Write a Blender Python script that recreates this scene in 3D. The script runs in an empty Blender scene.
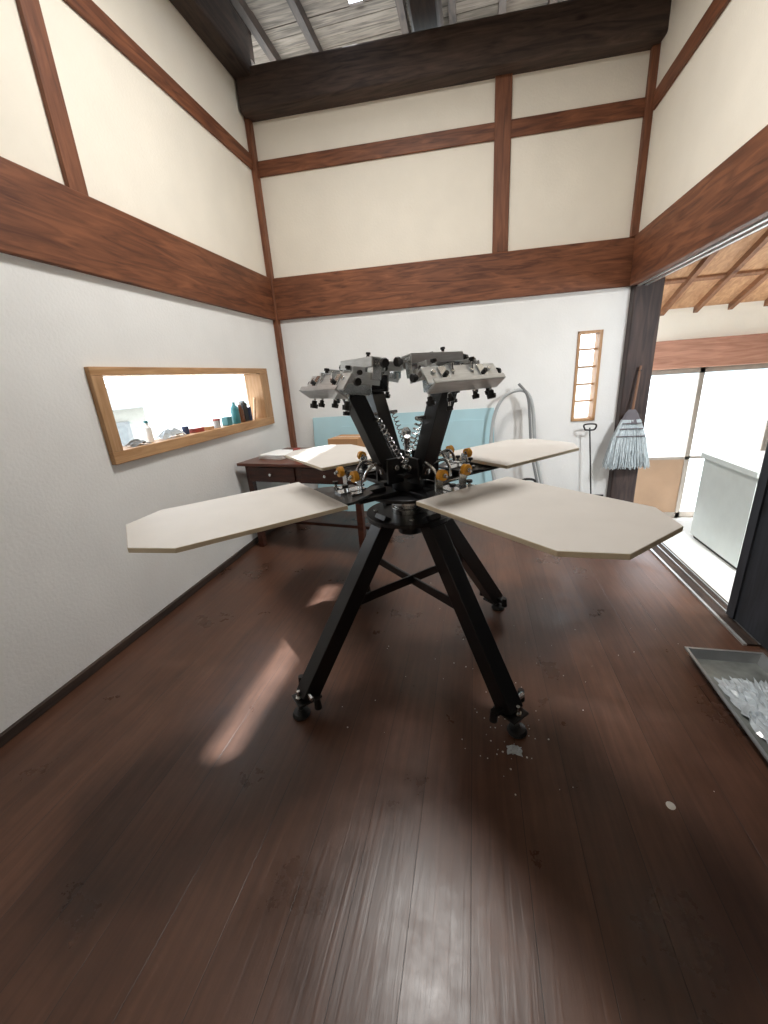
import bpy, bmesh, math, random
from mathutils import Matrix, Vector
random.seed(7)
SC=bpy.context.scene
# ---------------------------------------------------------------- materials
def lin(c):
    return tuple(((v/255)/12.92 if v/255<=0.04045 else (((v/255)+0.055)/1.055)**2.4) for v in c)
def newmat(name):
    m=bpy.data.materials.new(name); m.use_nodes=True
    return m,m.node_tree.nodes,m.node_tree.links,m.node_tree.nodes['Principled BSDF']
def mat(name,rgb,rough=.5,metal=0,var=.12,scale=12,bump=0,stretch=(1,1,1),spec=.5,bscale=None):
    m,N,L,B=newmat(name); c=lin(rgb)
    tc=N.new('ShaderNodeTexCoord'); mp=N.new('ShaderNodeMapping'); mp.inputs['Scale'].default_value=stretch
    L.new(tc.outputs['Object'],mp.inputs['Vector'])
    nz=N.new('ShaderNodeTexNoise'); nz.inputs['Scale'].default_value=scale; nz.inputs['Detail'].default_value=5
    L.new(mp.outputs[0],nz.inputs['Vector'])
    r=N.new('ShaderNodeValToRGB'); r.color_ramp.elements[0].position=.3; r.color_ramp.elements[1].position=.7
    r.color_ramp.elements[0].color=tuple(max(0,v*(1-var)) for v in c)+(1,)
    r.color_ramp.elements[1].color=tuple(min(1,v*(1+var)) for v in c)+(1,)
    L.new(nz.outputs['Fac'],r.inputs['Fac']); L.new(r.outputs[0],B.inputs['Base Color'])
    B.inputs['Roughness'].default_value=rough; B.inputs['Metallic'].default_value=metal
    B.inputs['Specular IOR Level'].default_value=spec
    if bump:
        n2=N.new('ShaderNodeTexNoise'); n2.inputs['Scale'].default_value=bscale or scale*3; n2.inputs['Detail'].default_value=6
        L.new(mp.outputs[0],n2.inputs['Vector'])
        b=N.new('ShaderNodeBump'); b.inputs['Strength'].default_value=bump; b.inputs['Distance'].default_value=.01
        L.new(n2.outputs['Fac'],b.inputs['Height']); L.new(b.outputs[0],B.inputs['Normal'])
    return m
def wood(name,dark,light,axis,rough=.55,scale=3,spec=.4):
    m,N,L,B=newmat(name)
    tc=N.new('ShaderNodeTexCoord'); mp=N.new('ShaderNodeMapping')
    s=[9,9,9]; s[axis]=.9; mp.inputs['Scale'].default_value=s
    L.new(tc.outputs['Object'],mp.inputs['Vector'])
    nz=N.new('ShaderNodeTexNoise'); nz.inputs['Scale'].default_value=scale; nz.inputs['Detail'].default_value=8; nz.inputs['Distortion'].default_value=1.2
    L.new(mp.outputs[0],nz.inputs['Vector'])
    r=N.new('ShaderNodeValToRGB'); e=r.color_ramp.elements
    e[0].position=.3; e[0].color=lin(dark)+(1,); e[1].position=.72; e[1].color=lin(light)+(1,)
    L.new(nz.outputs['Fac'],r.inputs['Fac'])
    n3=N.new('ShaderNodeTexNoise'); n3.inputs['Scale'].default_value=1.3; n3.inputs['Detail'].default_value=3
    L.new(tc.outputs['Object'],n3.inputs['Vector'])
    mx=N.new('ShaderNodeMix'); mx.data_type='RGBA'; mx.blend_type='MULTIPLY'; mx.inputs[0].default_value=.45
    r2=N.new('ShaderNodeValToRGB'); r2.color_ramp.elements[0].position=.35; r2.color_ramp.elements[0].color=(.55,.5,.48,1); r2.color_ramp.elements[1].position=.6; r2.color_ramp.elements[1].color=(1,1,1,1)
    L.new(n3.outputs['Fac'],r2.inputs['Fac']); L.new(r.outputs[0],mx.inputs[6]); L.new(r2.outputs[0],mx.inputs[7])
    mk=N.new('ShaderNodeMapping'); sk=[2.2,2.2,2.2]; sk[axis]=1.0; mk.inputs['Scale'].default_value=sk; L.new(tc.outputs['Object'],mk.inputs['Vector'])
    vo=N.new('ShaderNodeTexVoronoi'); vo.inputs['Scale'].default_value=1.6; L.new(mk.outputs[0],vo.inputs['Vector'])
    rk=N.new('ShaderNodeValToRGB'); rk.color_ramp.elements[0].position=.03; rk.color_ramp.elements[0].color=(.35,.28,.24,1); rk.color_ramp.elements[1].position=.10; rk.color_ramp.elements[1].color=(1,1,1,1)
    L.new(vo.outputs['Distance'],rk.inputs['Fac'])
    mk2=N.new('ShaderNodeMix'); mk2.data_type='RGBA'; mk2.blend_type='MULTIPLY'; mk2.inputs[0].default_value=1
    L.new(mx.outputs[2],mk2.inputs[6]); L.new(rk.outputs[0],mk2.inputs[7])
    L.new(mk2.outputs[2],B.inputs['Base Color']); B.inputs['Roughness'].default_value=rough; B.inputs['Specular IOR Level'].default_value=spec
    b=N.new('ShaderNodeBump'); b.inputs['Strength'].default_value=.25; b.inputs['Distance'].default_value=.004
    L.new(nz.outputs['Fac'],b.inputs['Height']); L.new(b.outputs[0],B.inputs['Normal'])
    return m
def floormat():
    m,N,L,B=newmat('dark_plank_floor')
    tc=N.new('ShaderNodeTexCoord'); mp=N.new('ShaderNodeMapping'); mp.inputs['Rotation'].default_value=(0,0,math.pi/2)
    L.new(tc.outputs['Object'],mp.inputs['Vector'])
    br=N.new('ShaderNodeTexBrick'); br.inputs['Scale'].default_value=1; br.inputs['Brick Width'].default_value=12; br.inputs['Row Height'].default_value=.165
    br.inputs['Mortar Size'].default_value=.0014; br.inputs['Mortar Smooth'].default_value=.6; br.offset=.37
    br.inputs['Color1'].default_value=lin((100,70,55))+(1,); br.inputs['Color2'].default_value=lin((84,57,44))+(1,); br.inputs['Mortar'].default_value=lin((50,34,27))+(1,)
    L.new(mp.outputs[0],br.inputs['Vector'])
    m2=N.new('ShaderNodeMapping'); m2.inputs['Scale'].default_value=(14,1,1); L.new(tc.outputs['Object'],m2.inputs['Vector'])
    n=N.new('ShaderNodeTexNoise'); n.inputs['Scale'].default_value=3; n.inputs['Detail'].default_value=8; n.inputs['Distortion'].default_value=.6; L.new(m2.outputs[0],n.inputs['Vector'])
    r=N.new('ShaderNodeValToRGB'); r.color_ramp.elements[0].position=.3; r.color_ramp.elements[0].color=(.74,.71,.69,1); r.color_ramp.elements[1].position=.7; r.color_ramp.elements[1].color=(1.12,1.1,1.07,1)
    L.new(n.outputs['Fac'],r.inputs['Fac'])
    mx=N.new('ShaderNodeMix'); mx.data_type='RGBA'; mx.blend_type='MULTIPLY'; mx.inputs[0].default_value=1
    L.new(br.outputs['Color'],mx.inputs[6]); L.new(r.outputs[0],mx.inputs[7])
    n2=N.new('ShaderNodeTexNoise'); n2.inputs['Scale'].default_value=2.2; n2.inputs['Detail'].default_value=9; n2.inputs['Roughness'].default_value=.65; L.new(tc.outputs['Object'],n2.inputs['Vector'])
    r2=N.new('ShaderNodeValToRGB'); r2.color_ramp.elements[0].position=.36; r2.color_ramp.elements[0].color=(.72,.72,.72,1); r2.color_ramp.elements[1].position=.66; r2.color_ramp.elements[1].color=(1.25,1.22,1.2,1)
    L.new(n2.outputs['Fac'],r2.inputs['Fac'])
    m3=N.new('ShaderNodeMix'); m3.data_type='RGBA'; m3.blend_type='MULTIPLY'; m3.inputs[0].default_value=1
    L.new(mx.outputs[2],m3.inputs[6]); L.new(r2.outputs[0],m3.inputs[7])
    L.new(m3.outputs[2],B.inputs['Base Color'])
    rr=N.new('ShaderNodeMapRange'); rr.inputs['From Min'].default_value=.3; rr.inputs['From Max'].default_value=.7; rr.inputs['To Min'].default_value=.22; rr.inputs['To Max'].default_value=.46
    L.new(n2.outputs['Fac'],rr.inputs['Value']); L.new(rr.outputs[0],B.inputs['Roughness'])
    b=N.new('ShaderNodeBump'); b.inputs['Strength'].default_value=.3; b.inputs['Distance'].default_value=.003
    L.new(br.outputs['Fac'],b.inputs['Height']); b.invert=True
    b2=N.new('ShaderNodeBump'); b2.inputs['Strength'].default_value=.2; b2.inputs['Distance'].default_value=.004
    L.new(n.outputs['Fac'],b2.inputs['Height']); L.new(b.outputs[0],b2.inputs['Normal']); L.new(b2.outputs[0],B.inputs['Normal'])
    return m
def glassmat(name,tint=(1,1,1),a=.06):
    m,N,L,B=newmat(name)
    t=N.new('ShaderNodeBsdfTransparent'); t.inputs[0].default_value=tint+(1,)
    g=N.new('ShaderNodeBsdfGlossy'); g.inputs['Roughness'].default_value=.05
    nz=N.new('ShaderNodeTexNoise'); nz.inputs['Scale'].default_value=3
    mr=N.new('ShaderNodeMapRange'); mr.inputs['To Min'].default_value=a*.6; mr.inputs['To Max'].default_value=a*1.2; L.new(nz.outputs['Fac'],mr.inputs['Value'])
    mx=N.new('ShaderNodeMixShader'); L.new(mr.outputs[0],mx.inputs[0]); L.new(t.outputs[0],mx.inputs[1]); L.new(g.outputs[0],mx.inputs[2])
    L.new(mx.outputs[0],N['Material Output'].inputs['Surface']); return m
PL=mat('plaster_cream',(238,231,217),.9,var=.03,scale=3,bump=.2,bscale=60)
PLW=mat('plaster_white',(234,234,232),.9,var=.03,scale=3,bump=.2,bscale=60)
WX=wood('beam_wood_x',(88,50,32),(148,94,64),0); WY=wood('beam_wood_y',(86,48,31),(144,90,60),1); WZ=wood('post_wood_z',(96,58,40),(146,94,66),2)
DK=wood('old_dark_timber_x',(52,42,37),(94,76,66),0,.7); DKY=wood('old_dark_timber_y',(46,37,32),(80,64,55),1,.7); DKZ=wood('old_dark_timber_z',(46,38,38),(78,62,58),2,.6)
ROOF=wood('weathered_roof_boards',(76,69,62),(136,124,114),0,.85)
SLATE=wood('dark_slate_door',(40,44,50),(62,66,74),2,.6)
PINE_Y=wood('pine_y',(176,132,88),(212,170,124),1,.5); PINE_Z=wood('pine_z',(176,134,92),(205,165,122),2,.5)
FLOOR=floormat()
BLK=mat('black_powder_coat',(20,20,22),.36,var=.2,scale=30,spec=.5)
BLKP=mat('black_plastic',(16,16,17),.45,var=.2,scale=30)
STEEL=mat('zinc_steel',(205,207,207),.25,1,var=.12,scale=20)
ALU=mat('brushed_aluminium',(208,211,212),.32,.55,var=.10,scale=20,stretch=(1,1,8))
YEL=mat('yellow_roller',(240,170,55),.4,var=.08)
PALT=mat('pallet_laminate',(208,203,196),.5,var=.03,scale=8); PALE=mat('pallet_edge',(226,212,186),.6,var=.05)
DESK=wood('desk_wood',(58,32,24),(92,52,38),0,.35); DESKT=wood('desk_top_wood',(80,44,32),(118,68,48),0,.3)
BLUE=mat('pale_teal_board',(174,208,216),.35,var=.04,scale=4)
PAPER=mat('white_paper',(238,238,235),.8,var=.02); CARD=mat('cardboard',(176,134,92),.8,var=.06)
GREY=mat('grey_plastic',(122,124,124),.4,var=.05); LGREY=mat('light_grey_plastic',(168,171,171),.35,var=.05)
BRIS=mat('broom_bristles',(186,196,200),.9,var=.3,scale=60,stretch=(4,4,.4)); BRI2=mat('broom_binding',(96,92,98),.7)
BAMB=mat('dark_bamboo',(110,76,54),.5,var=.1)
GALV=mat('galvanised_tray',(170,174,176),.38,.6,var=.15,scale=8); TRAYIN=mat('tray_inside_stained',(138,142,138),.4,.2,var=.4,scale=10)
PLAS=mat('clear_crumpled_plastic',(195,203,208),.12,0,var=.2,scale=20)
FLK=mat('plaster_flakes',(225,222,215),.9)
CONC=mat('pale_concrete',(232,232,228),.85,var=.05,scale=2,bump=.2); OUTG=mat('bright_gravel',(212,212,206),.95,var=.08,scale=1)
WHB=mat('white_enamel',(222,230,227),.3,var=.03); TAN=mat('tan_panel',(160,130,104),.7,var=.1,scale=4)
ALF=mat('bronze_alu_frame',(160,150,140),.4,.4)
HILL=mat('hazy_hill',(148,160,162),1,var=.15,scale=.3); HOUSE=mat('neighbour_wall',(146,144,136),.9,var=.08); ROOFT=mat('grey_roof_tiles',(112,114,114),.8,var=.15)
CEW=wood('cedar_ceiling',(178,130,92),(216,170,128),1,.6); CER=wood('cedar_rafter',(120,80,54),(160,112,80),1,.6); RED=wood('reddish_lintel',(160,112,92),(196,146,122),0,.55)
GL=glassmat('window_glass'); TEAL=mat('teal_plastic',(60,120,125),.4); BROWNB=mat('amber_bottle',(90,50,25),.2); DRED=mat('dull_red',(150,60,50),.5)
NAVY=mat('navy_cloth',(52,60,84),.9,var=.2)
# ---------------------------------------------------------------- mesh builder
I4=Matrix.Identity(4)
class MB:
    def __init__(s,mats): s.bm=bmesh.new(); s.mats=mats if isinstance(mats,list) else [mats]
    def _add(s,vs,fs,mi,M):
        bv=[s.bm.verts.new(M@Vector(v)) for v in vs]
        for f in fs:
            try: fc=s.bm.faces.new([bv[i] for i in f]); fc.material_index=mi
            except ValueError: pass
        return bv
    def box(s,x0,x1,y0,y1,z0,z1,mi=0,M=I4):
        vs=[(x,y,z) for z in (z0,z1) for y in (y0,y1) for x in (x0,x1)]
        s._add(vs,[(0,2,3,1),(4,5,7,6),(0,1,5,4),(2,6,7,3),(0,4,6,2),(1,3,7,5)],mi,M); return s
    def bar(s,p1,p2,w,h,mi=0,up=(0,0,1),M=I4):
        p1=Vector(p1);p2=Vector(p2);d=(p2-p1);l=d.length;d.normalize()
        u=Vector(up); a=d.cross(u)
        if a.length<1e-4: a=d.cross(Vector((1,0,0)))
        a.normalize(); b=a.cross(d).normalized()
        T=Matrix((a,b,d)).transposed().to_4x4(); T.translation=p1
        return s.box(-w/2,w/2,-h/2,h/2,0,l,mi,M@T)
    def cyl(s,p1,p2,r1,r2=None,seg=16,mi=0,M=I4):
        r2=r1 if r2 is None else r2
        p1=Vector(p1);p2=Vector(p2);d=(p2-p1);l=d.length
        T=Vector((0,0,1)).rotation_difference(d.normalized()).to_matrix().to_4x4(); T.translation=p1
        vs=[(r1*math.cos(2*math.pi*i/seg),r1*math.sin(2*math.pi*i/seg),0) for i in range(seg)]+[(r2*math.cos(2*math.pi*i/seg),r2*math.sin(2*math.pi*i/seg),l) for i in range(seg)]
        fs=[tuple(range(seg))[::-1],tuple(range(seg,2*seg))]+[(i,(i+1)%seg,seg+(i+1)%seg,seg+i) for i in range(seg)]
        s._add(vs,fs,mi,M@T); return s
    def prism(s,poly,z0,z1,mi=0,M=I4,ms=None):
        n=len(poly); vs=[(x,y,z0) for x,y in poly]+[(x,y,z1) for x,y in poly]
        bv=[s.bm.verts.new(M@Vector(v)) for v in vs]
        f=s.bm.faces.new(bv[:n][::-1]); f.material_index=mi if ms is None else ms
        f=s.bm.faces.new(bv[n:]); f.material_index=mi
        for i in range(n):
            f=s.bm.faces.new((bv[i],bv[(i+1)%n],bv[n+(i+1)%n],bv[n+i])); f.material_index=mi if ms is None else ms
        return s
    def lathe(s,prof,c,seg=20,mi=0,M=I4):
        vs=[];fs=[]
        for r,z in prof:
            for i in range(seg): vs.append((c[0]+r*math.cos(2*math.pi*i/seg),c[1]+r*math.sin(2*math.pi*i/seg),c[2]+z))
        for k in range(len(prof)-1):
            for i in range(seg): fs.append((k*seg+i,k*seg+(i+1)%seg,(k+1)*seg+(i+1)%seg,(k+1)*seg+i))
        fs.append(tuple(range(seg))[::-1]); fs.append(tuple(range((len(prof)-1)*seg,len(prof)*seg)))
        s._add(vs,fs,mi,M); return s
    def tube(s,pts,r,seg=10,mi=0,M=I4):
        pts=[Vector(p) for p in pts]; rings=[]; n=len(pts); a=None
        for i,p in enumerate(pts):
            d=(pts[min(i+1,n-1)]-pts[max(i-1,0)]).normalized()
            if a is None: a=d.orthogonal().normalized()
            a=(a-d*a.dot(d)).normalized(); b=d.cross(a)
            rr=r(i/(n-1)) if callable(r) else r
            rings.append([s.bm.verts.new(M@(p+a*rr*math.cos(2*math.pi*k/seg)+b*rr*math.sin(2*math.pi*k/seg))) for k in range(seg)])
        for i in range(n-1):
            for k in range(seg):
                f=s.bm.faces.new((rings[i][k],rings[i][(k+1)%seg],rings[i+1][(k+1)%seg],rings[i+1][k])); f.material_index=mi
        for rg in (rings[0][::-1],rings[-1]): 
            f=s.bm.faces.new(rg); f.material_index=mi
        return s
    def spring(s,p1,p2,R,r,turns,mi=0,M=I4):
        p1=Vector(p1);p2=Vector(p2);d=p2-p1; a=d.orthogonal().normalized(); b=d.normalized().cross(a)
        n=int(turns*9); return s.tube([p1+d*(i/n)+a*R*math.cos(2*math.pi*i*turns/n)+b*R*math.sin(2*math.pi*i*turns/n) for i in range(n+1)],r,5,mi,M)
    def done(s,name,parent=None,bev=0,smooth=True):
        bmesh.ops.recalc_face_normals(s.bm,faces=s.bm.faces)
        me=bpy.data.meshes.new(name); s.bm.to_mesh(me); s.bm.free()
        for m in s.mats: me.materials.append(m)
        if smooth:
            for p in me.polygons: p.use_smooth=True
            me.set_sharp_from_angle(angle=math.radians(35))
        o=bpy.data.objects.new(name,me); SC.collection.objects.link(o)
        if bev:
            b=o.modifiers.new('bevel','BEVEL'); b.width=bev; b.segments=2; b.limit_method='ANGLE'; b.angle_limit=math.radians(40)
        if parent: o.parent=parent
        return o
def empty(name):
    e=bpy.data.objects.new(name,None); e.empty_display_size=.1; SC.collection.objects.link(e); return e
def smoothpts(P,n=8):
    P=[Vector(p) for p in P]; out=[]
    for i in range(len(P)-1):
        p0=P[max(i-1,0)];p1=P[i];p2=P[i+1];p3=P[min(i+2,len(P)-1)]
        for k in range(n):
            t=k/n; out.append(.5*((2*p1)+(p2-p0)*t+(2*p0-5*p1+4*p2-p3)*t*t+(3*p1-p0-3*p2+p3)*t**3))
    out.append(P[-1]); return out
# ---------------------------------------------------------------- room shell
XL,XR,Y0=-2.0,1.366,-1.3
AB=math.atan(.067); BK=Matrix.Translation((0,4.3155,0))@Matrix.Rotation(AB,4,'Z')
ZT=4.25
MB(FLOOR).box(XL-.1,XR+.05,Y0,4.55,-.12,0).done('floor',smooth=False)
w=MB([PLW,PL])
wy0,wy1,wz0,wz1=1.86,3.76,1.05,1.54
w.box(XL-.14,XL,Y0,wy0,0,2.2).box(XL-.14,XL,wy1,4.4,0,2.2).box(XL-.14,XL,wy0,wy1,0,wz0).box(XL-.14,XL,wy0,wy1,wz1,2.2)
w.box(XL-.14,XL,Y0,4.4,2.2,ZT,1)
w.done('wall_left',smooth=False)
sx0,sx1,sz0,sz1=.975,1.155,.87,1.66
w=MB([PLW,PL])
w.box(-2.1,sx0,0,.12,0,2.2,0,BK).box(sx1,1.42,0,.12,0,2.2,0,BK).box(sx0,sx1,0,.12,0,sz0,0,BK).box(sx0,sx1,0,.12,sz1,2.2,0,BK)
w.box(-2.1,1.42,0,.12,2.2,3.8,1,BK).done('wall_back',smooth=False)
MB(PL).box(XR,XR+.12,Y0,4.36,2.3,ZT).done('wall_right',smooth=False)
MB(PL).box(XL-.14,XR+.12,Y0-.12,Y0,0,ZT+.2).done('wall_front',smooth=False)
d=MB([SLATE,DK]); d.box(XR+.02,XR+.055,1.28,2.25,.03,2.0); d.box(XR+.06,XR+.095,.3,1.35,.03,2.0); d.box(XR+.02,XR+.055,-.7,.36,.03,2.0); d.box(XR+.0,XR+.12,Y0,-.7,.0,2.02)
for y in (1.28,2.19): d.box(XR+.01,XR+.06,y,y+.06,.03,2.0)
d.done('door_1',smooth=False)
MB(WY).box(XL,XL+.035,Y0,4.25,2.017,2.396).done('trim_1',bev=.006)
MB(WX).box(-1.99,1.36,-.035,0,2.017,2.396,0,BK).done('trim_2',bev=.006)
MB(WY).box(XR-.035,XR+.14,Y0,4.33,2.01,2.396).done('trim_3',bev=.006)
MB(WY).box(XL,XL+.02,Y0,4.2,3.27,3.385).done('trim_4',bev=.004)
MB(WX).box(-1.98,1.36,-.02,0,3.225,3.345,0,BK).done('trim_5',bev=.004)
MB(WY).box(XR-.02,XR,Y0,4.33,3.225,3.345).done('trim_6',bev=.004)
MB(WZ).box(XL,XL+.025,2.03,2.14,2.396,ZT).box(XL,XL+.025,.3,.41,2.396,ZT).done('trim_7',bev=.004)
MB(WZ).box(.155,.29,-.025,0,2.396,3.66,0,BK).done('trim_8',bev=.004)
MB(WZ).box(XL,XL+.05,4.12,4.19,0,3.9).done('trim_9',bev=.004)
MB(WZ).box(1.31,1.366,-.05,0,2.396,3.7,0,BK).done('trim_10',bev=.004)
MB(DKZ).box(1.37,1.60,4.30,4.52,0,2.3).done('trim_11',bev=.01)
MB(DK).box(-2.0,1.366,-.16,.04,3.635,3.93,0,BK).done('trim_12',bev=.02)
MB(DKY).box(XL,XL+.16,Y0,4.1,3.86,4.2).done('trim_13',bev=.02)
MB(DKY).box(XR-.16,XR,Y0,4.2,3.86,4.2).done('trim_14',bev=.02)
MB(DKY).box(-.50,-.27,Y0,5.6,3.98,4.25).done('trim_15',bev=.025)
MB(DKY).box(XL,XL+.02,Y0,4.15,0,.05).done('baseboard_left',bev=.004)
MB(DK).box(-1.95,1.37,-.015,0,0,.045,0,BK).done('baseboard_back',bev=.003)
s=MB([DKY,ALU]); s.box(XR-.02,XR+.10,2.0,4.3,-.12,.012); s.box(XR+.03,XR+.036,2.0,4.3,.012,.02,1); s.box(XR+.075,XR+.081,2.0,4.3,.012,.02,1); s.box(XR-.035,XR-.02,2.0,4.3,-.02,.01,1)
s.box(XR+.02,XR+.04,Y0,4.3,2.0,2.012,1); s.box(XR+.08,XR+.10,Y0,4.3,2.0,2.012,1)
s.done('trim_16',smooth=False)
gx0,gx1,gy0,gy1=-1.055,-.93,2.95,4.40
c=MB([ROOF,DKY]); 
y=Y0-.1
while y<6.3:
    dz=random.uniform(-.012,.012); z=4.40+dz
    if y+.115>gy0 and y<gy1:
        c.box(XL-.5,gx0,y,y+.115,z,z+.02).box(gx1,XR+.5,y,y+.115,z,z+.02)
        if random.random()<.22: c.box(gx0,gx1,y,y+.03,z,z+.02)
    else: c.box(XL-.5,XR+.5,y,y+.117,z,z+.02)
    y+=.12
x=XL-.30
while x<XR+.4:
    if not gx0-.05<x<gx1+.05: c.box(x-.03,x+.03,Y0,6.2,4.31,4.40,1)
    x+=.42
c.done('ceiling',smooth=False)
MB(DK).box(XL-.14,XL+.05,Y0,4.4,4.15,4.38).box(XR-.05,XR+.12,Y0,4.4,4.15,4.38).done('trim_17')
MB(DK).box(-2.6,2.0,4.95,5.07,4.22,4.32).box(-2.6,2.0,5.6,5.7,4.2,4.32).done('trim_21')
# ---------------------------------------------------------------- windows
f=empty('window_1'); m=MB([PINE_Y,PINE_Z])
a,b=XL-.14,XL+.03
m.box(a,b,1.84,3.78,1.03,1.10).box(a,b,1.84,3.78,1.51,1.555); m.box(a,b,1.84,1.915,1.10,1.51,1).box(a,b,3.63,3.78,1.10,1.51,1)
m.done('frame',f,bev=.003); MB(GL).box(XL-.125,XL-.12,1.915,3.63,1.10,1.51).done('pane',f)
f=empty('window_2'); m=MB([PINE_Z]); 
m.box(.955,.98,-.015,.12,.85,1.68,0,BK).box(1.15,1.175,-.015,.12,.85,1.68,0,BK).box(.955,1.175,-.015,.12,.85,.875,0,BK).box(.955,1.175,-.015,.12,1.655,1.68,0,BK)
for z in (1.04,1.20,1.36,1.52): m.box(.98,1.15,.04,.07,z-.009,z+.009,0,BK)
m.done('frame',f,bev=.002); MB(GL).box(.98,1.15,.085,.09,.875,1.655,0,BK).done('pane',f)
# ---------------------------------------------------------------- entrance hall to the right
MB(CONC).box(XR+.10,4.6,2.0,4.0,-.5,-.06).box(XR+.10,4.6,-1.3,2.0,-.5,-.4).box(XR+.25,4.6,4.0,5.15,-.5,-.4).done('floor_entry',smooth=False)
h=MB([PL]); h.box(4.5,4.6,-1.3,5.15,-.5,3.2); h.box(1.5,4.6,5.0,5.12,1.55,3.2); h.box(XR+.12,4.6,-1.42,-1.3,-.5,4); h.done('wall_entry',smooth=False)
MB(RED).box(1.5,4.5,4.94,5.06,1.275,1.555).done('trim_19',bev=.01)
g=empty('door_2'); m=MB([ALF,TAN])
for i,x in enumerate((1.62,2.34,3.06,3.78)):
    x1=x+.72; yy=5.0+(.03 if i%2 else 0)
    m.box(x,x+.03,yy,yy+.03,-.4,1.275).box(x1-.03,x1,yy,yy+.03,-.4,1.275).box(x,x1,yy,yy+.03,-.4,-.33).box(x,x1,yy,yy+.03,1.22,1.275).box(x,x1,yy,yy+.03,.30,.33)
    if i==0: m.box(x+.03,x1-.03,yy+.01,yy+.02,-.33,.30,1)
m.done('frame',g); m=MB(GL)
for i,x in enumerate((1.62,2.34,3.06,3.78)): yy=5.012+(.03 if i%2 else 0); m.box(x+.025,x+.695,yy,yy+.005,-.33,1.22)
m.done('pane',g)
S=.42; c=MB([CEW,CER]); T=Matrix.Translation((0,5.0,1.80))@Matrix.Rotation(-math.atan(S),4,'X')
x=1.5
while x<4.5: c.box(x,x+.148,-3.2,.1,.05,.07,0,T); x+=.15
x=1.55
while x<4.5: c.box(x,x+.04,-3.2,.1,0,.05,1,T); x+=.30
for y in (-.55,-1.3,-2.05): c.box(1.5,4.5,y,y+.05,.03,.06,1,T)
c.box(1.5,4.6,-6.5,-3.2,.05,.07,0,T)
c.done('ceiling_entry',smooth=False)
MB(DKY).box(1.6,1.75,.0,4.9,2.12,2.3).done('trim_20')
m=MB([WHB,LGREY,BLKP]); m.box(1.80,2.65,2.95,3.6,-.03,.62); m.box(1.78,2.67,2.93,3.62,.62,.66,0); m.box(1.82,2.63,2.97,3.58,-.06,-.03,2); m.box(2.22,2.225,2.945,2.955,-.02,.6,1); m.box(2.16,2.18,2.93,2.95,.2,.34,1).box(2.27,2.29,2.93,2.95,.2,.34,1)
m.done('white_storage_cabinet',bev=.008)
# ---------------------------------------------------------------- outdoors
MB(OUTG).box(-40,40,-30,60,-.75,-.52).done('ground_outside',smooth=False)
def hills(name,pts,h,seed):
    rr=random.Random(seed); m=MB(HILL); n=40; vs=[];fs=[]
    (x0,y0),(x1,y1)=pts; dx,dy=x1-x0,y1-y0; L=math.hypot(dx,dy); nx,ny=-dy/L,dx/L
    for i in range(n+1):
        t=i/n; hh=h*(.6+.3*math.sin(t*7+seed)+.15*math.sin(t*19)+rr.uniform(-.04,.04))
        for k,(o,z) in enumerate(((-6,0),(-3,.55),(0,1),(6,0))): vs.append((x0+dx*t+nx*o,y0+dy*t+ny*o,-.6+z*hh))
    for i in range(n):
        for k in range(3): fs.append((i*4+k,i*4+k+1,(i+1)*4+k+1,(i+1)*4+k))
    m._add(vs,fs,0,I4); return m.done(name)
hills('distant_hill',[(-30,-10),(-30,55)],4,1); hills('distant_hill.001',[(-25,52),(40,50)],5,2)
m=MB([HOUSE,ROOFT]); m.box(-9.5,-8.2,7.4,8.9,-.55,1.1,0); m._add([(-9.8,7.1,1.1),(-7.9,7.1,1.1),(-7.9,9.2,1.1),(-9.8,9.2,1.1),(-8.85,7.1,1.6),(-8.85,9.2,1.6)],[(0,1,4),(1,2,5,4),(2,3,5),(3,0,4,5),(0,3,2,1)],1,I4); m.box(-8.19,-8.15,7.7,8.3,-.5,.8,1); m.done('garden_shed')
# ---------------------------------------------------------------- screen printing press
P=empty('screen_printing_press'); C=Vector((-.290,1.745,0)); TC=Matrix.Translation(C)
def st(i,off=0): return TC@Matrix.Rotation(math.radians(-45+90*i+off),4,'Z')   # local +X is radial
legs=MB([BLK]); feet=MB([BLKP,STEEL,BLK])
for i in range(4):
    M=st(i,2)
    k=.012 if i==3 else (-.01 if i==0 else 0)
    legs.bar((.13,0,.80),(.615+k,0,.085),.078,.078,0,(0,1,0),M)
    legs.box(.05,.20,-.05,.05,.775,.80,0,M)
    M=M@Matrix.Translation((k,0,0))
    legs.box(.56,.67,-.045,.045,.075,.087,0,M)
    feet.lathe([(.036,0),(.04,.008),(.034,.022),(.014,.03),(.012,.034)],(.65,0,0),20,0,M)
    feet.cyl((.65,0,.03),(.65,0,.13),.008,None,10,1,M); feet.cyl((.65,0,.062),(.65,0,.073),.016,None,6,1,M); feet.cyl((.65,0,.088),(.65,0,.10),.016,None,6,1,M)
    feet.bar((.60,-.085,.10),(.60,.085,.10),.02,.02,2,(0,0,1),M)
    for sg in (-1,1):
        feet.cyl((.60,sg*.085,.075),(.60,sg*.085,.125),.017,.013,12,0,M)
    feet.cyl((.615,.04,.12),(.615,.075,.12),.012,None,8,1,M)
for i in (0,1):
    M=st(i,2); legs.bar((-.37,0,.43+.012*i),(.37,0,.43+.012*i),.012,.045,0,(0,0,1),M)
legs.done('base_legs',P,bev=.003); feet.done('levelling_feet',P)
col=MB([BLK,STEEL])
col.lathe([(.05,.70),(.06,.70),(.06,.785),(.205,.785),(.205,.803),(.10,.803)],(0,0,0),40,0,TC)
col.lathe([(.085,.803),(.085,.828),(.075,.83),(.075,.845),(.09,.847),(.09,.875),(.06,.876),(.06,.90)],(0,0,0),36,1,TC)
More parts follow.
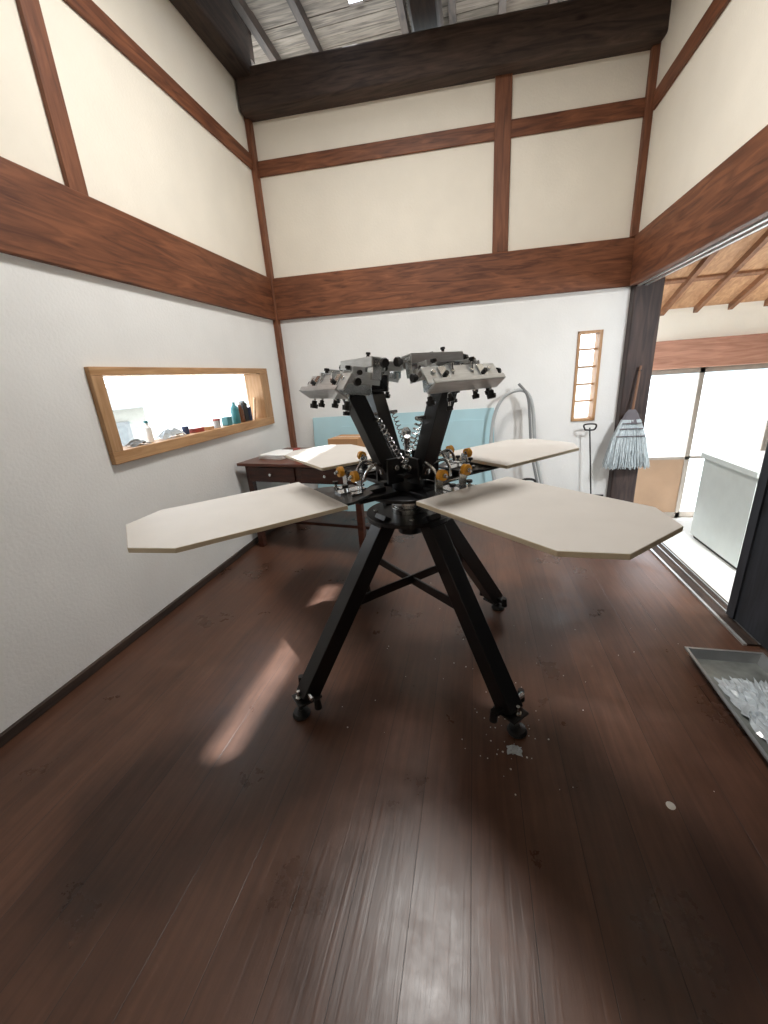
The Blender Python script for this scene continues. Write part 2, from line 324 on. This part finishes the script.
for k in range(8):
    a=k*math.pi/4+.2; col.cyl((.16*math.cos(a),.16*math.sin(a),.803),(.16*math.cos(a),.16*math.sin(a),.813),.011,None,6,1,TC)
col.lathe([(.07,.895),(.20,.895),(.20,.91),(.07,.91)],(0,0,0),40,0,TC)
col.lathe([(.075,.91),(.075,1.0),(.05,1.0)],(0,0,0),30,0,TC)
col.lathe([(.05,.985),(.12,.985),(.12,1.0),(.03,1.0)],(0,0,0),8,0,TC)
col.done('column_and_bearing',P,bev=.0015)
pal=MB([PALT,PALE]); arms=MB([BLK,STEEL]); gate=MB([STEEL,YEL,BLKP]); 
ZP=.965
for i in range(4):
    M=st(i)
    o=(-.018,-.0,.04,.05)[i]
    pal.prism([(.385+o,-.235),(.94+o,-.235),(1.055+o,-.13),(1.055+o,.13),(.94+o,.235),(.385+o,.235)],ZP,ZP+.016,0,M,1)
    arms.box(.10,.30,-.07,.07,.912,.93,0,M)
    arms.box(.14,.84,-.025,.025,.905,.948,0,M)
    for u in (.50,.80): arms.box(u-.02,u+.02,-.13,.13,.948,.964,0,M)
    arms.prism([(.24,-.09),(.36,-.15),(.43,-.15),(.43,.15),(.36,.15),(.24,.09)],.948,.958,0,M)
    for v in (-.08,.08): arms.cyl((.33,v,.958),(.33,v,.970),.009,None,6,1,M)
    gate.box(.24,.36,-.028,.028,.958,.964,0,M)
    for v in (-.062,.062):
        gate.box(.285,.291,v-.018,v+.018,.958,1.03,0,M); gate.box(.291,.325,v-.018,v+.018,.958,.964,0,M)
        gate.cyl((.28,v,1.03),(.335,v,1.03),.006,None,10,0,M)
        gate.cyl((.298,v,1.032),(.318,v,1.032),.022,None,20,1,M); gate.cyl((.294,v,1.032),(.326,v,1.032),.009,None,10,0,M)
        gate.cyl((.345,v*.7,.95),(.345,v*.7,.99),.006,None,8,0,M); gate.cyl((.345,v*.7,.99),(.345,v*.7,1.0),.012,None,8,2,M)
    gate.cyl((.27,-.062,.99),(.27,.062,.99),.005,None,8,0,M)
pal.done('pallets',P,bev=.002); arms.done('pallet_arms',P,bev=.002); gate.done('registration_gates',P)
pa=MB([BLK,STEEL]); hd=MB([ALU,STEEL,BLKP,BLK]); sp=MB([STEEL])
def knob(m,p,d,M,r=.016,l=.02,st_=.03):
    p=Vector(p); d=Vector(d).normalized(); m.cyl(p,p+d*st_,.005,None,8,1,M); q=p+d*st_
    m.cyl(q,q+d*l*.45,r*.6,r*.6,10,2,M); m.cyl(q+d*l*.45,q+d*l,r,r*.9,8,2,M)
for i in range(4):
    M=st(i)
    pa.bar((.095,0,.985),(.252,0,1.345),.068,.068,0,(0,1,0),M)
    pa.box(.06,.14,-.05,-.036,.96,1.07,0,M).box(.06,.14,.036,.05,.96,1.07,0,M)
    pa.cyl((.10,-.065,1.03),(.10,.065,1.03),.012,None,12,1,M)
    sp.spring((.05,-.06,1.02),(.18,-.06,1.24),.012,.0026,12,0,M); sp.spring((.05,.06,1.02),(.18,.06,1.24),.012,.0026,12,0,M)
    pa.cyl((.18,-.08,1.24),(.18,.08,1.24),.008,None,10,1,M)
    H=M@Matrix.Translation((.238,0,1.395))@Matrix.Rotation(math.radians(-8),4,'Y')
    hd.box(-.05,.06,-.04,.04,-.055,-.045,3,H)
    hd.box(-.03,.03,-.028,.028,-.045,.03,3,H)
    hd.box(-.05,.12,-.050,-.043,-.055,.02,1,H).box(-.05,.12,.043,.050,-.055,.02,1,H)
    # front clamp : face plate with top flange and lower jaw
    F1=H@Matrix.Translation((.115,0,-.018))@Matrix.Rotation(math.radians(-30),4,'Y')
    hd.box(-.004,.004,-.17,.17,-.032,.032,0,F1)
    hd.box(-.035,.004,-.17,.17,.028,.034,0,F1)
    hd.box(-.03,.026,-.165,.165,-.050,-.043,0,F1)
    hd.box(.022,.026,-.165,.165,-.050,-.030,0,F1)
    for v in (-.13,-.045,.045,.13): hd.cyl((.004,v,.010),(.011,v,.010),.009,None,6,1,F1)
    for v in (-.09,.09): hd.box(.004,.010,v-.016,v+.016,-.028,.028,1,F1); hd.cyl((.010,v,-.008),(.024,v,-.008),.009,None,8,2,F1)
    # rear micro-registration bar, higher
    hd.box(-.060,-.005,-.125,.125,.074,.080,0,H)
    hd.box(-.063,-.057,-.125,.125,.035,.080,0,H)
    hd.box(-.008,-.002,-.125,.125,.045,.080,0,H)
    for v in (-.10,.10):
        hd.box(-.055,.10,v-.004,v+.004,-.018,.026,0,H)
        hd.box(-.05,-.012,v-.02,v+.02,.0,.076,1,H)
        hd.box(.02,.07,v-.018,v+.018,.0,.04,0,H)
        hd.cyl((.045,v-.03,.02),(.045,v+.03,.02),.009,None,10,2,H)
    for v in (-.145,.145):
        knob(hd,(.10,v,-.06),(.1,0,-1),H,.018,.03,.024)
    for v in (-.06,.06):
        knob(hd,(.105,v,-.06),(.1,0,-1),H,.014,.026,.022); knob(hd,(.075,v*1.5,.012),(0,0,1),H,.012,.018,.012)
    for v in (-.125,.125): knob(hd,(-.034,v,.058),(0,1 if v>0 else -1,0),H,.018,.026,.02)
    for v in (-.17,.17): knob(hd,(.095,v,-.018),(0,1 if v>0 else -1,0),H,.015,.022,.014)
    knob(hd,(-.055,0,.055),(-1,0,0),H,.015,.024,.02); knob(hd,(-.03,.05,.08),(0,0,1),H,.010,.014,.008)
    hd.cyl((.03,0,-.05),(.03,0,-.12),.006,None,8,1,H); hd.cyl((.03,0,-.12),(.03,0,-.135),.014,None,6,2,H)
    for sg in (-1,1):
        sp.tube([M@Vector(p) for p in smoothpts([(.12,.015*sg,1.0),(.16,.03*sg,1.045),(.20,.045*sg,1.06),(.235,.04*sg,1.035),(.25,.03*sg,1.0)],5)],.0065,8,0)
    sp.lathe([(.016,.0),(.02,.02),(.01,.035)],(.13,0,1.0),12,0,M)
pa.done('print_arms',P,bev=.002); hd.done('screen_clamps',P,bev=.001)
for k in range(4):
    a=k*1.57+.2; sp.cyl((.02*math.cos(a),.02*math.sin(a),1.0),(.085*math.cos(a),.085*math.sin(a),1.13),.008,None,10,0,TC); sp.cyl((.085*math.cos(a),.085*math.sin(a),1.13),(.10*math.cos(a),.10*math.sin(a),1.16),.013,None,10,0,TC)
sp.cyl((0,0,1.0),(0,0,1.15),.012,None,12,0,TC); sp.lathe([(.02,1.15),(.022,1.17),(.01,1.185)],(0,0,0),12,0,TC)
sp.done('springs_and_rods',P)
# ---------------------------------------------------------------- desk
D=empty('wooden_desk'); DM=Matrix.Translation((-1.965,2.98,0))@Matrix.Rotation(math.radians(-9),4,'Z')
m=MB([DESK,DESKT,STEEL]); m.box(0,1.15,0,.75,.765,.79,1,DM); m.box(.04,1.11,.05,.07,.62,.765,0,DM); m.box(.04,1.11,.68,.70,.62,.765,0,DM); m.box(.04,.06,.05,.7,.62,.765,0,DM).box(1.09,1.11,.05,.7,.62,.765,0,DM)
for x in (.06,.58): m.box(x+.02,x+.48,.038,.05,.635,.75,0,DM); m.cyl((x+.25,.038,.69),(x+.25,.015,.69),.014,None,12,2,DM)
for x in (.04,1.06):
    for y in (.05,.65): m.box(x,x+.05,y,y+.05,0,.765,0,DM)
m.box(.05,.08,.08,.66,.12,.16,0,DM).box(1.07,1.10,.08,.66,.12,.16,0,DM).box(.08,1.07,.37,.40,.12,.15,0,DM)
m.done('desk_body',D,bev=.003)
m=MB([PAPER,CARD,BLUE]); 
for k in range(7): m.box(.10,.36,.18,.45,.791+k*.005,.795+k*.005,0,DM@Matrix.Translation((.2,.3,0))@Matrix.Rotation(random.uniform(-.1,.1),4,'Z')@Matrix.Translation((-.2,-.3,0)))
m.box(.42,.62,.3,.52,.791,.80,0,DM); m.done('paper_stack')
m=MB([CARD,PAPER]); m.box(.70,.98,.36,.62,.791,.93,0,DM); m.box(.70,.98,.485,.49,.93,.932,1,DM); m.done('cardboard_box',bev=.002)
m=MB([DRED,TEAL]); m.lathe([(.03,0),(.032,.09),(.028,.10)],(.52,.15,.791),18,0,DM); m.done('pen_cup')
m=MB([BLUE]); L=BK@Matrix.Translation((0,-.18,0))@Matrix.Rotation(math.radians(-8.5),4,'X'); m.box(-1.72,.2,-.012,.0,.0,1.04,0,L); m.box(-1.4,.1,-.03,-.016,.0,.93,0,L); m.done('insulation_board',bev=.002)
# ---------------------------------------------------------------- vacuum cleaner
V=empty('vacuum_cleaner'); m=MB([GREY,LGREY,BLKP])
m.tube(smoothpts([(.22,4.02,.25),(.17,4.1,.6),(.19,4.16,.92),(.27,4.18,1.12),(.40,4.18,1.19),(.50,4.18,1.16),(.56,4.18,1.0),(.60,4.14,.6),(.68,4.05,.22)],8),.017,10,1)
m.tube(smoothpts([(.42,4.19,1.25),(.50,4.16,1.14),(.53,4.16,.95),(.56,4.12,.6),(.62,4.05,.3)],8),.013,10,0)
m.done('hose',V)
m=MB([GREY,LGREY,BLKP]); m.lathe([(.13,.03),(.15,.06),(.15,.22),(.13,.26),(.06,.29),(.05,.30)],(.52,3.95,0),28,0); m.lathe([(.152,.16),(.155,.165),(.155,.18),(.152,.185)],(.52,3.95,0),28,1)
for a in range(4): m.cyl((.52+.11*math.cos(a*1.57+.7),3.95+.11*math.sin(a*1.57+.7)-.01,.022),(.52+.11*math.cos(a*1.57+.7),3.95+.11*math.sin(a*1.57+.7)+.01,.022),.022,None,12,2)
m.box(.66,.76,3.98,4.1,0,.05,2).cyl((.70,4.05,.05),(.70,4.05,.23),.02,None,12,2); m.tube(smoothpts([(.44,3.95,.29),(.47,3.95,.36),(.57,3.95,.36),(.60,3.95,.29)],6),.012,8,2)
m.done('canister',V)
m=MB([BLKP]); y=4.24
m.cyl((1.10,y,.80),(1.16,y-.04,.14),.007,None,10); m.tube(smoothpts([(1.06,y,.78),(1.05,y,.83),(1.15,y,.83),(1.14,y,.78),(1.06,y,.78)],6),.008,8)
m.box(1.04,1.28,y-.22,y-.02,.0,.012).box(1.04,1.28,y-.035,y-.02,.0,.13).box(1.04,1.05,y-.2,y-.02,.0,.09).box(1.27,1.28,y-.2,y-.02,.0,.09)
m.done('long_handled_dustpan')
m=MB([BAMB,BRIS,BRI2,BLKP]); bx,by=1.43,4.18
m.cyl((bx,by,.84),(bx+.05,by+.07,1.34),.011,None,10,0); m.cyl((bx+.05,by+.12,1.30),(bx+.05,by+.04,1.30),.006,None,8,3)
m.lathe([(.02,.96),(.035,.93),(.05,.88),(.06,.83)],(0,0,0),16,2,Matrix.Translation((bx,by,0))@Matrix.Diagonal((1.5,.6,1,1)))
for k in range(420):
    u=random.uniform(-1,1); v=random.uniform(-1,1); l=random.uniform(.40,.48)
    p0=Vector((bx+u*.075,by+v*.03,.87)); p1=Vector((bx+u*.15,by+v*.04,.68)); p2=Vector((bx+u*.19+random.uniform(-.02,.02),by-.01+v*.06,l))
    m.tube([p0,p1,p2],lambda t:.006-.003*t,4,1)
for z in (.84,.79,.72): m.box(bx-.08-(.84-z)*.35,bx+.08+(.84-z)*.35,by-.05,by-.042,z-.004,z+.004,2)
m.done('hanging_broom')
# ---------------------------------------------------------------- tray on floor
Tm=empty('metal_tray'); TM=Matrix.Translation((1.015,1.06,0))@Matrix.Rotation(math.radians(-1.0),4,'Z')
m=MB([GALV,TRAYIN]); tw,tl,th=.30,.82,.045
m.box(.02,tw-.02,.02,tl-.02,0,.006,1,TM)
def quad(a,b,c,d,mi=0): m._add([a,b,c,d],[(0,1,2,3)],mi,TM)
for (p,q,r,s_) in (((.02,.02),(tw-.02,.02),(tw,0),(0,0)),((tw-.02,.02),(tw-.02,tl-.02),(tw,tl),(tw,0)),((tw-.02,tl-.02),(.02,tl-.02),(0,tl),(tw,tl)),((.02,tl-.02),(.02,.02),(0,0),(0,tl))):
    quad((*p,.004),(*q,.004),(*r,th),(*s_,th))
m.box(-.012,.0,-.012,tl+.012,th-.004,th+.003,0,TM).box(tw,tw+.012,-.012,tl+.012,th-.004,th+.003,0,TM).box(0,tw,-.012,0,th-.004,th+.003,0,TM).box(0,tw,tl,tl+.012,th-.004,th+.003,0,TM)
m.done('tray_body',Tm)
def crumple(name,c,sx,sy,h,n,mt,parent=None,seed=1,M=I4):
    rr=random.Random(seed); m=MB([mt]); vs=[];fs=[]
    for j in range(n+1):
        for i in range(n+1):
            u,v=i/n*2-1,j/n*2-1; k=max(0,1-(u*u+v*v)*.55); e=1-.18*rr.random()
            vs.append((c[0]+u*sx*e,c[1]+v*sy*e,c[2]+h*k*rr.uniform(.25,1)))
    for j in range(n):
        for i in range(n):
            a=j*(n+1)+i; fs+= [(a,a+1,a+n+2),(a,a+n+2,a+n+1)]
    m._add(vs,fs,0,M); return m.done(name,parent,smooth=False)
crumple('plastic_bag',(1.17,1.47,.008),.11,.28,.03,24,PLAS,None,3)
crumple('crumpled_wrapper',(.16,1.215,.001),.030,.022,.024,8,PLAS,None,5)
m=MB([FLK]); 
def flake(x,y,s):
    n=random.randint(4,6); a0=random.random()*6; m.prism([(x+s*random.uniform(.6,1)*math.cos(a0+2*math.pi*k/n),y+s*random.uniform(.6,1)*math.sin(a0+2*math.pi*k/n)) for k in range(n)],.0005,.0005+s*.3)
for k in range(50):
    flake(random.gauss(.13,.08),random.gauss(1.34,.14),random.uniform(.0016,.005))
for k in range(50): flake(random.uniform(-.6,1.1),random.uniform(1.1,2.8),random.uniform(.0012,.004))
m.lathe([(.013,.0005),(.014,.003),(.012,.004)],(.640,1.085,0),14)
m.done('plaster_debris')
# ---------------------------------------------------------------- items on left window sill
zs=1.101; xs=XL-.04
m=MB([PINE_Y,PAPER]); Tf=Matrix.Translation((xs+.0,3.52,zs))@Matrix.Rotation(.6,4,'Z')@Matrix.Rotation(.15,4,'Y'); m.box(-.006,.006,-.08,.08,0,.20,0,Tf); m.box(.006,.008,-.06,.06,.02,.18,1,Tf); m.done('picture_frame')
m=MB([BROWNB,PAPER]); m.lathe([(.03,0),(.032,.01),(.032,.10),(.014,.13),(.014,.15)],(xs,3.30,zs),18,0); m.lathe([(.016,.15),(.016,.17)],(xs,3.30,zs),14,1); m.done('amber_bottle')
m=MB([TEAL,PAPER]); m.lathe([(.035,0),(.037,.01),(.035,.13),(.012,.16),(.012,.18)],(xs+.01,3.20,zs),18,0); m.box(xs-.03,xs+.03,3.19,3.21,zs+.18,zs+.20,1); m.done('spray_bottle')
m=MB([BLKP,GREY]); m.box(xs-.04,xs+.02,3.34,3.40,zs,zs+.16).box(xs-.03,xs+.01,3.35,3.39,zs+.16,zs+.18,1); m.done('pocket_radio',bev=.004)
m=MB([LGREY,DRED]); m.lathe([(.025,0),(.03,.05),(.03,.055)],(xs,2.93,zs),18,0); m.lathe([(.031,.055),(.031,.07)],(xs,2.93,zs),18,1); m.done('small_jar')
m=MB([DRED]); m.box(xs-.03,xs+.03,2.62,2.72,zs,zs+.03); m.done('matchbox',bev=.002)
m=MB([PINE_Y,PAPER]); m.lathe([(.05,0),(.05,.025),(.02,.025)],(xs,2.80,zs),18,0); m.done('tape_roll')
m=MB([TEAL]); m.box(xs-.03,xs+.03,3.04,3.11,zs,zs+.07); m.done('tea_tin',bev=.004)
crumple('bubble_wrap',(xs-.01,2.41,zs),.045,.13,.07,10,PLAS,None,8); crumple('folded_cloth',(xs,2.09,zs),.045,.08,.04,9,GREY,None,9)
m=MB([NAVY]); m.box(xs-.045,xs+.03,3.41,3.44,zs,zs+.12); m.done('notebook',bev=.004)
m=MB([PAPER,TEAL]); m.lathe([(.022,0),(.024,.01),(.024,.09),(.012,.105),(.012,.12)],(xs-.02,2.225,zs),14,0); m.lathe([(.013,.12),(.013,.135)],(xs-.02,2.225,zs),14,1); m.done('paint_bottle')
m=MB([NAVY,PAPER]); m.lathe([(.022,0),(.024,.01),(.024,.05),(.02,.055)],(xs-.02,2.575,zs),14,0); m.done('ink_pot')
# ---------------------------------------------------------------- lights
W=bpy.data.worlds.new('sky'); SC.world=W; W.use_nodes=True; bg=W.node_tree.nodes['Background']
tcn=W.node_tree.nodes.new('ShaderNodeTexCoord'); sep=W.node_tree.nodes.new('ShaderNodeSeparateXYZ'); rmp=W.node_tree.nodes.new('ShaderNodeValToRGB')
W.node_tree.links.new(tcn.outputs['Generated'],sep.inputs[0]); W.node_tree.links.new(sep.outputs['Z'],rmp.inputs[0]); W.node_tree.links.new(rmp.outputs[0],bg.inputs[0])
rmp.color_ramp.elements[0].position=0; rmp.color_ramp.elements[0].color=(.95,.98,1,1); rmp.color_ramp.elements[1].position=.7; rmp.color_ramp.elements[1].color=(.74,.86,1,1)
bg.inputs[1].default_value=5
def light(kind,name,loc,target,energy,color,**k):
    l=bpy.data.lights.new(name,kind); l.energy=energy; l.color=color
    for a,b in k.items(): setattr(l,a,b)
    o=bpy.data.objects.new(name,l); SC.collection.objects.link(o); o.location=loc
    o.rotation_euler=(Vector(target)-Vector(loc)).to_track_quat('-Z','Y').to_euler(); return o
light('SUN','sun',(3,8,6),(3,8-1,6-2.3),10,(.92,.97,1),angle=.018)
light('AREA','room_lamp',(-.35,2.2,3.9),(-.35,2.1,0),80,(1,.97,.93),shape='DISK',size=.7)
light('AREA','entry_fill',(1.72,2.2,1.95),(2.0,3.4,0),45,(.95,.98,1),shape='DISK',size=.3)  # added fill light out of view, brightens the entry and the cabinet's left side
# ---------------------------------------------------------------- camera
yaw,pit,rol=-.2337,.3272,.0708
cy,sy=math.cos(yaw),math.sin(yaw)
F=Vector((sy*math.cos(pit),cy*math.cos(pit),-math.sin(pit))); R=Vector((cy,-sy,0)); Dn=F.cross(R)
cr,sr=math.cos(rol),math.sin(rol); R2=R*cr+Dn*sr; D2=-R*sr+Dn*cr
cam=bpy.data.cameras.new('camera'); co=bpy.data.objects.new('camera',cam); SC.collection.objects.link(co)
mm=Matrix((R2,-D2,-F)).transposed().to_4x4(); mm.translation=(0,0,1.4); co.matrix_world=mm
cam.sensor_fit='HORIZONTAL'; cam.sensor_width=36; cam.lens=397.08/768*36; cam.clip_start=.02; cam.clip_end=200
SC.camera=co
SC.view_settings.view_transform='Standard'; SC.view_settings.exposure=0
